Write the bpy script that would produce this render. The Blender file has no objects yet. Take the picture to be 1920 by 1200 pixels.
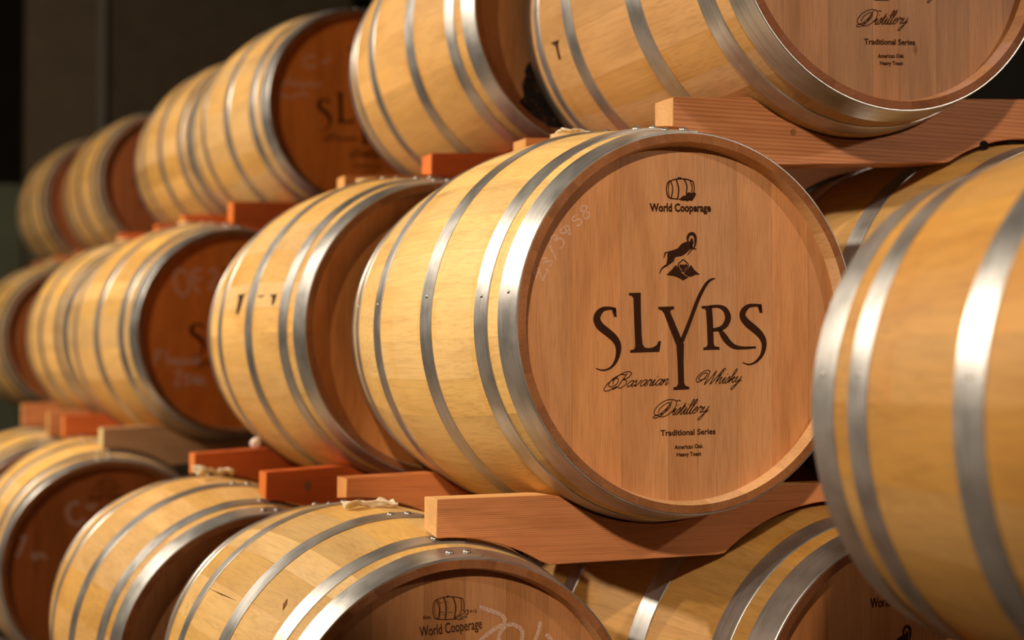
import bpy, bmesh, math, random, json
from mathutils import Vector, Matrix, noise
sc = bpy.context.scene
COL = sc.collection
R = math.radians

# ------------------------------------------------------------------ camera
cam_d = bpy.data.cameras.new('camera'); cam = bpy.data.objects.new('camera', cam_d); COL.objects.link(cam)
CAM = Vector((-1.1555, -2.0944, -0.0631)); YAW, PIT = 0.3884, 0.0285
fw = Vector((math.sin(YAW)*math.cos(PIT), math.cos(YAW)*math.cos(PIT), math.sin(PIT)))
rt = Vector((math.cos(YAW), -math.sin(YAW), 0)); up = rt.cross(fw)
cam.matrix_world = Matrix(((rt.x, up.x, -fw.x, CAM.x), (rt.y, up.y, -fw.y, CAM.y), (rt.z, up.z, -fw.z, CAM.z), (0, 0, 0, 1)))
cam_d.sensor_width = 36; cam_d.sensor_fit = 'HORIZONTAL'; cam_d.lens = 2928.55*36/1920
cam_d.clip_start = .05; cam_d.clip_end = 60
cam_d.dof.use_dof = True; cam_d.dof.focus_distance = 2.42; cam_d.dof.aperture_fstop = 2.3
sc.camera = cam

# ------------------------------------------------------------------ world, lamps, exposure
w = bpy.data.worlds.new('hall_ambient'); sc.world = w; w.use_nodes = True
w.node_tree.nodes['Background'].inputs[0].default_value = (1.0, .62, .32, 1)
w.node_tree.nodes['Background'].inputs[1].default_value = 0.02
vs = sc.view_settings
vs.view_transform = 'Standard'; vs.look = 'None'; vs.exposure = 0; vs.gamma = 1; vs.use_curve_mapping = False
def lamp(name, kind, loc, power, col, size=.06, aim=None, cone=None, blend=.4):
    d = bpy.data.lights.new(name, kind); o = bpy.data.objects.new(name, d); COL.objects.link(o)
    o.location = loc; d.energy = power; d.color = col
    if kind == 'AREA': d.size = size
    else: d.shadow_soft_size = size
    if aim: o.rotation_euler = (Vector(aim)-Vector(loc)).to_track_quat('-Z', 'Y').to_euler()
    if cone: d.spot_size = R(cone); d.spot_blend = blend
    return o
lamp('aisle_lamp', 'POINT', (-2.62, 2.3, 1.64), 450, (1, .85, .66), .07)
lamp('aisle_lamp', 'POINT', (-2.98, -.75, 2.05), 190, (1, .82, .60), .07)
lamp('left_spot', 'SPOT', (-2.5, -4.1, 2.3), 880, (1, .84, .66), .10, aim=(.15, 0, .0), cone=16.5, blend=.3)
lamp('right_spot', 'SPOT', (2.0, -1.85, 1.15), 95, (1, .84, .66), .05, aim=(.08, 0, .34), cone=46, blend=.9)
# ------------------------------------------------------------------ materials
def nt(name):
    m = bpy.data.materials.new(name); m.use_nodes = True; t = m.node_tree
    return m, t, t.nodes['Principled BSDF']
def N(t, kind, **kw):
    n = t.nodes.new(kind)
    for k, v in kw.items():
        if k.startswith('i_'):
            key = k[2:]; key = int(key) if key.isdigit() else key.replace('_', ' ')
            n.inputs[key].default_value = v
        else: setattr(n, k, v)
    return n
def ramp(t, fac, stops, interp='LINEAR'):
    n = t.nodes.new('ShaderNodeValToRGB'); e = n.color_ramp.elements; n.color_ramp.interpolation = interp
    e[0].position, e[0].color = stops[0][0], stops[0][1]
    e[1].position, e[1].color = stops[-1][0], stops[-1][1]
    for p, c in stops[1:-1]:
        q = e.new(p); q.color = c
    t.links.new(fac, n.inputs[0]); return n.outputs[0]
def mul(t, a, b, fac=1.0, mode='MULTIPLY'):
    n = t.nodes.new('ShaderNodeMix'); n.data_type = 'RGBA'; n.blend_type = mode
    n.inputs[0].default_value = fac
    t.links.new(a, n.inputs[6]); t.links.new(b, n.inputs[7]); return n.outputs[2], n
def g(v, a=1): return (v, v, v, a)
def wood(name, axis, fine=170, rough=.5, contrast=.3, bump=.12, stains=False, ring=62, dist=5.5, tint=(1, 1, 1), lines=0.0):
    """grain running along local axis; the tint of the single piece comes from its object colour"""
    m, t, b = nt(name); L = t.links.new
    tc = N(t, 'ShaderNodeTexCoord'); oi = N(t, 'ShaderNodeObjectInfo')
    off = N(t, 'ShaderNodeVectorMath', operation='SCALE'); off.inputs[3].default_value = 9.7
    L(oi.outputs['Random'], off.inputs[0])
    add = N(t, 'ShaderNodeVectorMath', operation='ADD'); L(tc.outputs['Object'], add.inputs[0]); L(off.outputs[0], add.inputs[1])
    s = [fine, fine, fine]; s['XYZ'.index(axis)] = fine*.035
    mp = N(t, 'ShaderNodeMapping'); mp.inputs[3].default_value = s; L(add.outputs[0], mp.inputs[0])
    n1 = N(t, 'ShaderNodeTexNoise', i_Scale=1.0, i_Detail=6.0, i_Roughness=.62, i_Distortion=.35); L(mp.outputs[0], n1.inputs['Vector'])
    s2 = [14, 14, 14]; s2['XYZ'.index(axis)] = 2.2
    mp2 = N(t, 'ShaderNodeMapping'); mp2.inputs[3].default_value = s2; L(add.outputs[0], mp2.inputs[0])
    n2 = N(t, 'ShaderNodeTexNoise', i_Scale=1.0, i_Detail=3.0, i_Roughness=.55, i_Distortion=.8); L(mp2.outputs[0], n2.inputs['Vector'])
    c1 = ramp(t, n1.outputs[0], [(.3, g(1-contrast)), (.52, g(1)), (.75, g(1+contrast*.25))])
    c2 = ramp(t, n2.outputs[0], [(.28, (1-.9*contrast, 1-1.15*contrast, 1-1.5*contrast, 1)), (.55, g(1)), (.8, g(1.04))])
    base = N(t, 'ShaderNodeRGB'); base.outputs[0].default_value = (*tint, 1)
    c0, _ = mul(t, oi.outputs['Color'], base.outputs[0])
    c, _ = mul(t, c0, c1); c, _ = mul(t, c, c2)
    if lines:                                    # year rings of sawn softwood
        mp3 = N(t, 'ShaderNodeMapping'); s3 = [ring, ring, ring]; s3['XYZ'.index(axis)] = 1.3; mp3.inputs[3].default_value = s3
        L(add.outputs[0], mp3.inputs[0])
        wv = N(t, 'ShaderNodeTexWave', wave_type='BANDS', bands_direction='Z', i_Scale=.9, i_Distortion=float(dist), i_Detail=2.5, i_Detail_Scale=.55)
        L(mp3.outputs[0], wv.inputs['Vector'])
        cw = ramp(t, wv.outputs[0], [(.0, (1-lines, 1-1.25*lines, 1-1.5*lines, 1)), (.42, g(1)), (1, g(1.05))])
        c, _ = mul(t, c, cw)
    if stains:                                   # rusty tide marks along the hoops, scattered small knots
        sx = N(t, 'ShaderNodeSeparateXYZ'); L(tc.outputs['Object'], sx.inputs[0])
        wob = N(t, 'ShaderNodeTexNoise', i_Scale=42.0, i_Detail=4.0); L(add.outputs[0], wob.inputs['Vector'])
        ma = N(t, 'ShaderNodeMath', operation='MULTIPLY_ADD'); ma.inputs[1].default_value = .022
        L(wob.outputs[0], ma.inputs[0]); L(sx.outputs[1], ma.inputs[2])
        dv = N(t, 'ShaderNodeMath', operation='DIVIDE'); dv.inputs[1].default_value = BL
        L(ma.outputs[0], dv.inputs[0])
        st = [(0, g(1))]
        for e in (.0812, .1204, .2699, .3159):
            for sgn in ((-1,) if e in (.0812, .2699) else (1,)):
                p = e+.011
                a_, b_, c_ = p+sgn*.003, p+sgn*.0135, p+sgn*.0175
                st += [(a_, (1, .93, .80, 1)), (b_, (.99, .88, .66, 1)), (c_, g(1))]
        st = [(p/BL, q) for p, q in st]; st += [(1-(p/BL)+.022/BL, q) for p, q in st if p > 0]; st.append((1, g(1)))
        st = sorted(st, key=lambda q: q[0])
        cs = ramp(t, dv.outputs[0], st)
        patch = N(t, 'ShaderNodeTexNoise', i_Scale=5.0, i_Detail=2.0); L(add.outputs[0], patch.inputs['Vector'])
        pf = ramp(t, patch.outputs[0], [(.42, g(0)), (.62, g(1))])
        c, mx = mul(t, c, cs); L(pf, mx.inputs[0])
        kn = N(t, 'ShaderNodeTexVoronoi', feature='F1', i_Scale=7.0); L(add.outputs[0], kn.inputs['Vector'])
        kf = ramp(t, kn.outputs['Distance'], [(.0, (.35, .2, .1, 1)), (.022, (.75, .55, .38, 1)), (.04, g(1))])
        c, _ = mul(t, c, kf)
    L(c, b.inputs['Base Color'])
    b.inputs['Roughness'].default_value = rough; b.inputs['Specular IOR Level'].default_value = .25
    bp = N(t, 'ShaderNodeBump', i_Strength=bump, i_Distance=.002); L(n1.outputs[0], bp.inputs['Height']); L(bp.outputs[0], b.inputs['Normal'])
    return m
def plain(name, col, rough=.6, metal=0.0, var=.15, scale=40, bump=.0):
    m, t, b = nt(name); L = t.links.new
    tc = N(t, 'ShaderNodeTexCoord'); n = N(t, 'ShaderNodeTexNoise', i_Scale=float(scale), i_Detail=4.0); L(tc.outputs['Object'], n.inputs['Vector'])
    base = N(t, 'ShaderNodeRGB'); base.outputs[0].default_value = (*col, 1)
    c, _ = mul(t, base.outputs[0], ramp(t, n.outputs[0], [(.25, g(1-var)), (.75, g(1+var))]))
    L(c, b.inputs['Base Color']); b.inputs['Roughness'].default_value = rough; b.inputs['Metallic'].default_value = metal; b.inputs['Specular IOR Level'].default_value = .12
    if bump:
        bp = N(t, 'ShaderNodeBump', i_Strength=bump, i_Distance=.003); L(n.outputs[0], bp.inputs['Height']); L(bp.outputs[0], b.inputs['Normal'])
    return m
def steel(name, col=(.52, .51, .50), rough=.38):
    m, t, b = nt(name); L = t.links.new
    tc = N(t, 'ShaderNodeTexCoord'); oi = N(t, 'ShaderNodeObjectInfo')
    add = N(t, 'ShaderNodeVectorMath', operation='ADD'); L(tc.outputs['Object'], add.inputs[0]); L(oi.outputs['Random'], add.inputs[1])
    mp = N(t, 'ShaderNodeMapping'); mp.inputs[3].default_value = (9, 330, 9); L(add.outputs[0], mp.inputs[0])
    n = N(t, 'ShaderNodeTexNoise', i_Scale=1.0, i_Detail=5.0, i_Roughness=.6); L(mp.outputs[0], n.inputs['Vector'])
    n2 = N(t, 'ShaderNodeTexNoise', i_Scale=16.0, i_Detail=4.0); L(add.outputs[0], n2.inputs['Vector'])
    base = N(t, 'ShaderNodeRGB'); base.outputs[0].default_value = (*col, 1)
    c, _ = mul(t, base.outputs[0], ramp(t, n.outputs[0], [(.3, g(.78)), (.7, g(1.12))]))
    c, _ = mul(t, c, ramp(t, n2.outputs[0], [(.35, g(.78)), (.6, g(1.05))]))
    L(c, b.inputs['Base Color']); b.inputs['Metallic'].default_value = .90
    ro = N(t, 'ShaderNodeMapRange'); ro.inputs[3].default_value = rough-.08; ro.inputs[4].default_value = rough+.12; L(n2.outputs[0], ro.inputs[0]); L(ro.outputs[0], b.inputs['Roughness'])
    tg = N(t, 'ShaderNodeTangent', direction_type='RADIAL', axis='Y'); L(tg.outputs[0], b.inputs['Tangent'])
    b.inputs['Anisotropic'].default_value = .0
    bp = N(t, 'ShaderNodeBump', i_Strength=.10, i_Distance=.001); L(n.outputs[0], bp.inputs['Height'])
    bp2 = N(t, 'ShaderNodeBump', i_Strength=.12, i_Distance=.004); L(n2.outputs[0], bp2.inputs['Height']); L(bp.outputs[0], bp2.inputs['Normal']); L(bp2.outputs[0], b.inputs['Normal'])
    return m
BL, RB, RH, TI, RI = .8485, .3334, .29, .0246, .272
M_STAVE = wood('oak_stave', 'Y', fine=230, rough=.56, contrast=.20, bump=.10, stains=True)
M_HEAD = wood('oak_head', 'Z', fine=620, rough=.5, contrast=.26, bump=.16)
M_BEAM = wood('sawn_fir', 'X', fine=260, rough=.6, contrast=.22, bump=.2, lines=.2, ring=115, dist=3.0)
M_BEAM2 = wood('sawn_fir_wavy', 'X', fine=210, rough=.6, contrast=.2, bump=.2, lines=.25, ring=52, dist=7.5)
M_CHIME = wood('oak_end_grain', 'Y', fine=420, rough=.7, contrast=.35, bump=.2, tint=(.33, .19, .17))
M_CROZE = wood('oak_inner', 'Y', fine=300, rough=.6, contrast=.2, bump=.1, tint=(.94, .88, 1.3))
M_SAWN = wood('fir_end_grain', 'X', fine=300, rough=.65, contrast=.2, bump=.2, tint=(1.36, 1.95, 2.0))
M_STEEL = steel('galvanised_hoop'); M_RIVET = steel('rivet_steel', (.42, .40, .36), .34)
M_BRAND = plain('burnt_mark', (.030, .009, .003), .9, var=.35, scale=600)
M_STAINM = plain('iron_stain', (.045, .02, .012), .75, var=.5, scale=300)
M_KNOT = plain('knot_brown', (.22, .09, .03), .7, var=.4, scale=300)
M_BLACK0 = plain('hole_black', (.004, .003, .002), 1.0)
M_CLOTH = plain('bung_cloth', (.80, .70, .52), .9, var=.12, scale=120, bump=.3)
M_BUNG = plain('bung_wood', (.62, .42, .20), .6, var=.2, scale=150)
M_BUNG2 = plain('bung_red_wood', (.55, .22, .08), .6, var=.2, scale=150)
M_CAST = plain('brown_head_back', (.42, .25, .12), .6)
m, t, b = nt('chalk'); L = t.links.new
tc = N(t, 'ShaderNodeTexCoord'); n_ = N(t, 'ShaderNodeTexNoise', i_Scale=420.0, i_Detail=3.0); L(tc.outputs['Object'], n_.inputs['Vector'])
b.inputs['Base Color'].default_value = (.86, .68, .58, 1); b.inputs['Roughness'].default_value = .95
al = ramp(t, n_.outputs[0], [(.40, g(.10)), (.62, g(.45))]); L(al, b.inputs['Alpha'])
M_CHALK = m
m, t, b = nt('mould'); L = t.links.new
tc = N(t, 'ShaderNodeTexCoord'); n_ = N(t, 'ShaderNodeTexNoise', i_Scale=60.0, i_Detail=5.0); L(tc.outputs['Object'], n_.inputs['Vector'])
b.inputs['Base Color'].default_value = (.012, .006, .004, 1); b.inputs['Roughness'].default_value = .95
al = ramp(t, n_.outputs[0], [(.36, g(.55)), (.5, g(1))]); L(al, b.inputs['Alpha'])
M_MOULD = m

# ------------------------------------------------------------------ helpers
def link(name, me, mat=None, parent=None, loc=(0, 0, 0), rot=(0, 0, 0), col=None):
    o = bpy.data.objects.new(name, me); COL.objects.link(o)
    if mat is not None and not me.materials: me.materials.append(mat)
    if parent: o.parent = parent
    o.location = loc; o.rotation_euler = rot
    if col: o.color = (*col, 1)
    return o
def mesh(name, v, f, smooth=True, angle=.6):
    me = bpy.data.meshes.new(name); me.from_pydata([tuple(p) for p in v], [], f); me.validate(); me.update()
    if smooth:
        me.polygons.foreach_set('use_smooth', [True]*len(me.polygons)); me.set_sharp_from_angle(angle=angle)
    return me
def fixn(me):
    bm = bmesh.new(); bm.from_mesh(me); bmesh.ops.recalc_face_normals(bm, faces=bm.faces); bm.to_mesh(me); bm.free(); return me
def label(o, lab, cat, group=None):
    o['label'] = lab; o['category'] = cat
    if group: o['group'] = group
def rad(y):
    u = 2*y/BL-1
    return RB-(RB-RH)*u*u
OFF = Vector((0, -BL/2, RB))              # barrel axis frame (front head centre, axis +Y) inside the barrel's own frame

# ------------------------------------------------------------------ barrel pieces (shared meshes)
def stave_mesh(w):
    outer = [(y, rad(y)) for y in [0, .0012]+[BL*i/18 for i in range(1, 18)]+[BL-.0012, BL]]
    outer[0] = (0, RH-.0014); outer[-1] = (BL, RH-.0014)
    inner = [(BL, .2765), (BL-TI, RI), (BL-.07, RI+.002), (BL*.5, RB-.026), (.07, RI+.002), (TI, RI), (0, .2765)]
    prof = outer+inner; K = len(prof); S = 4; v = []; f = []
    for s in range(S+1):
        for i, (y, r) in enumerate(prof):
            a = (s/S-.5)*w
            inset = .00007/r
            if s == 0: a += inset
            if s == S: a -= inset
            v.append((r*math.sin(a), y, r*math.cos(a)))
    for s in range(S):
        for i in range(K):
            j = (i+1) % K
            f.append((s*K+i, s*K+j, (s+1)*K+j, (s+1)*K+i))
    # side faces as quads between outer and inner profile
    for s, flip in ((0, False), (S, True)):
        q = [s*K+i for i in range(K)]
        o_, n_ = q[:len(outer)], q[len(outer):]
        nn = n_[::-1]; mi = 0
        for i in range(len(o_)-1):
            target = round((i+1)/(len(o_)-1)*(len(nn)-1))
            tri = [o_[i], o_[i+1], nn[mi]]; f.append(tri if not flip else tri[::-1])
            while mi < target:
                tri = [o_[i+1], nn[mi+1], nn[mi]]; f.append(tri if not flip else tri[::-1]); mi += 1
    me = fixn(mesh('stave', v, f, angle=.5))
    for mt in (M_STAVE, M_CHIME, M_CROZE): me.materials.append(mt)
    for p in me.polygons:
        c = p.center; r = math.hypot(c.x, c.z); e = min(c.y, BL-c.y)
        if e < .0008: p.material_index = 1
        elif e < TI+.003 and r < RI+.0058: p.material_index = 2
    return me
WID = [9, 11, 12.5, 14, 16]; CNT = [5, 6, 6, 6, 5]; SC_ = 360/sum(a*b for a, b in zip(WID, CNT))
STAVES = [(w*SC_, stave_mesh(R(w*SC_))) for w in WID]
HOOPS = [('hoop', 0.0008, .0511, .0019), ('hoop', .0812, .1204, .0017), ('hoop', .2699, .3159, .0017)]
def hoop_mesh(y0, y1, th, sharp_front):
    S = 120; v = []; f = []
    ys = [y0, y0+.0012, (y0+y1)/2, y1-.0012, y1]
    prof = [(y, rad(y)+th-(.0008 if k in (0, 4) else 0)) for k, y in enumerate(ys)]+[(y1, rad(y1)-.0006), (y0, rad(y0)-.0006)]
    K = len(prof)
    for s in range(S):
        a = 2*math.pi*s/S
        for y, r in prof: v.append((r*math.sin(a), y, r*math.cos(a)))
    for s in range(S):
        n = (s+1) % S
        for i in range(K):
            j = (i+1) % K; f.append((s*K+i, s*K+j, n*K+j, n*K+i))
    # overlapping tongue with a rounded end, near the top
    a0, a1, M = R(-22), R(6.5), 18; base = len(v); hw = (y1-y0)/2-.0006; ym = (y0+y1)/2
    for s in range(M+1):
        u = s/M; a = a0+(a1-a0)*u
        e = max(0, (u-.93)/.07); k = math.sqrt(max(0, 1-(e*.86)**2))
        lift = .0001+.0019*min(1, u*4)
        for q in (-1, -.5, .5, 1):
            y = ym+q*hw*k; r = rad(y)+th+lift-(.0006 if abs(q) == 1 else 0)
            v.append((r*math.sin(a), y, r*math.cos(a)))
        for q in (1, -1):
            y = ym+q*hw*k; r = rad(y)+th-.0009
            v.append((r*math.sin(a), y, r*math.cos(a)))
    for s in range(M):
        for i in range(6):
            j = (i+1) % 6; p = base+s*6
            f.append((p+i, p+j, p+6+j, p+6+i))
    p = base+M*6; f.append(tuple(p+i for i in range(6)))
    return fixn(mesh('hoop', v, f, angle=.45))
def dome(r, h, seg=10):
    v = [(0, 0, h)]; f = []
    rings = [(.55, .82), (.88, .4), (1, 0), (1, -.3)]
    for rr, hh in rings:
        for s in range(seg):
            a = 2*math.pi*s/seg; v.append((r*rr*math.cos(a), r*rr*math.sin(a), h*hh))
    for s in range(seg):
        n = (s+1) % seg; f.append((0, 1+s, 1+n))
        for k in range(len(rings)-1): f.append((1+k*seg+s, 1+(k+1)*seg+s, 1+(k+1)*seg+n, 1+k*seg+n))
    return fixn(mesh('rivet', v, f))
RIVET = dome(.0068, .0042); NAIL = dome(.0032, .0011, 8)
HM = [[hoop_mesh(y0, y1, th, True), hoop_mesh(BL-y1, BL-y0, th, False)] for _, y0, y1, th in HOOPS]
def plank_set(seed):
    rnd = random.Random(seed); n = 8; r = RI+.0015
    ws = [rnd.uniform(.75, 1.3) for _ in range(n)]; s = 2*r/sum(ws); xs = [-r]
    for q in ws: xs.append(xs[-1]+q*s)
    out = []
    for i in range(n):
        x0, x1 = xs[i]+.0002, xs[i+1]-.0002
        M = 10; top = []; bot = []
        for k in range(M+1):
            x = x0+(x1-x0)*k/M; z = math.sqrt(max(0, r*r-x*x)); top.append((x, z)); bot.append((x, -z))
        poly = top+bot[::-1]
        # drop doubles at the rim of the outermost planks
        pl = []
        for p in poly:
            if not pl or (abs(p[0]-pl[-1][0])+abs(p[1]-pl[-1][1])) > 1e-5: pl.append(p)
        if abs(pl[0][0]-pl[-1][0])+abs(pl[0][1]-pl[-1][1]) < 1e-5: pl.pop()
        y = TI+rnd.uniform(0, .0003); K = len(pl)
        v = [(x, y, z) for x, z in pl]+[(x, y+.022, z) for x, z in pl]
        f = [tuple(range(K)), tuple(range(2*K-1, K-1, -1))]+[(k, k+K, (k+1) % K+K, (k+1) % K) for k in range(K)]
        out.append(fixn(mesh('head_plank', v, f, angle=.3)))
    return out
PLANKS = [plank_set(s) for s in (11, 5, 23)]
def disc_mesh(y0, y1, r, seg=48):
    v = []; f = []
    for y in (y0, y1):
        for s in range(seg):
            a = 2*math.pi*s/seg; v.append((r*math.cos(a), y, r*math.sin(a)))
    f = [tuple(range(seg)), tuple(range(2*seg-1, seg-1, -1))]+[(s, s+seg, (s+1) % seg+seg, (s+1) % seg) for s in range(seg)]
    return fixn(mesh('disc', v, f, angle=.4))
BACK = disc_mesh(BL-TI-.022, BL-TI, RI+.0015)
v = disc_mesh(-.008, .013, .026, 20); BUNG = v; BUNG.name = 'bung'

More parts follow.
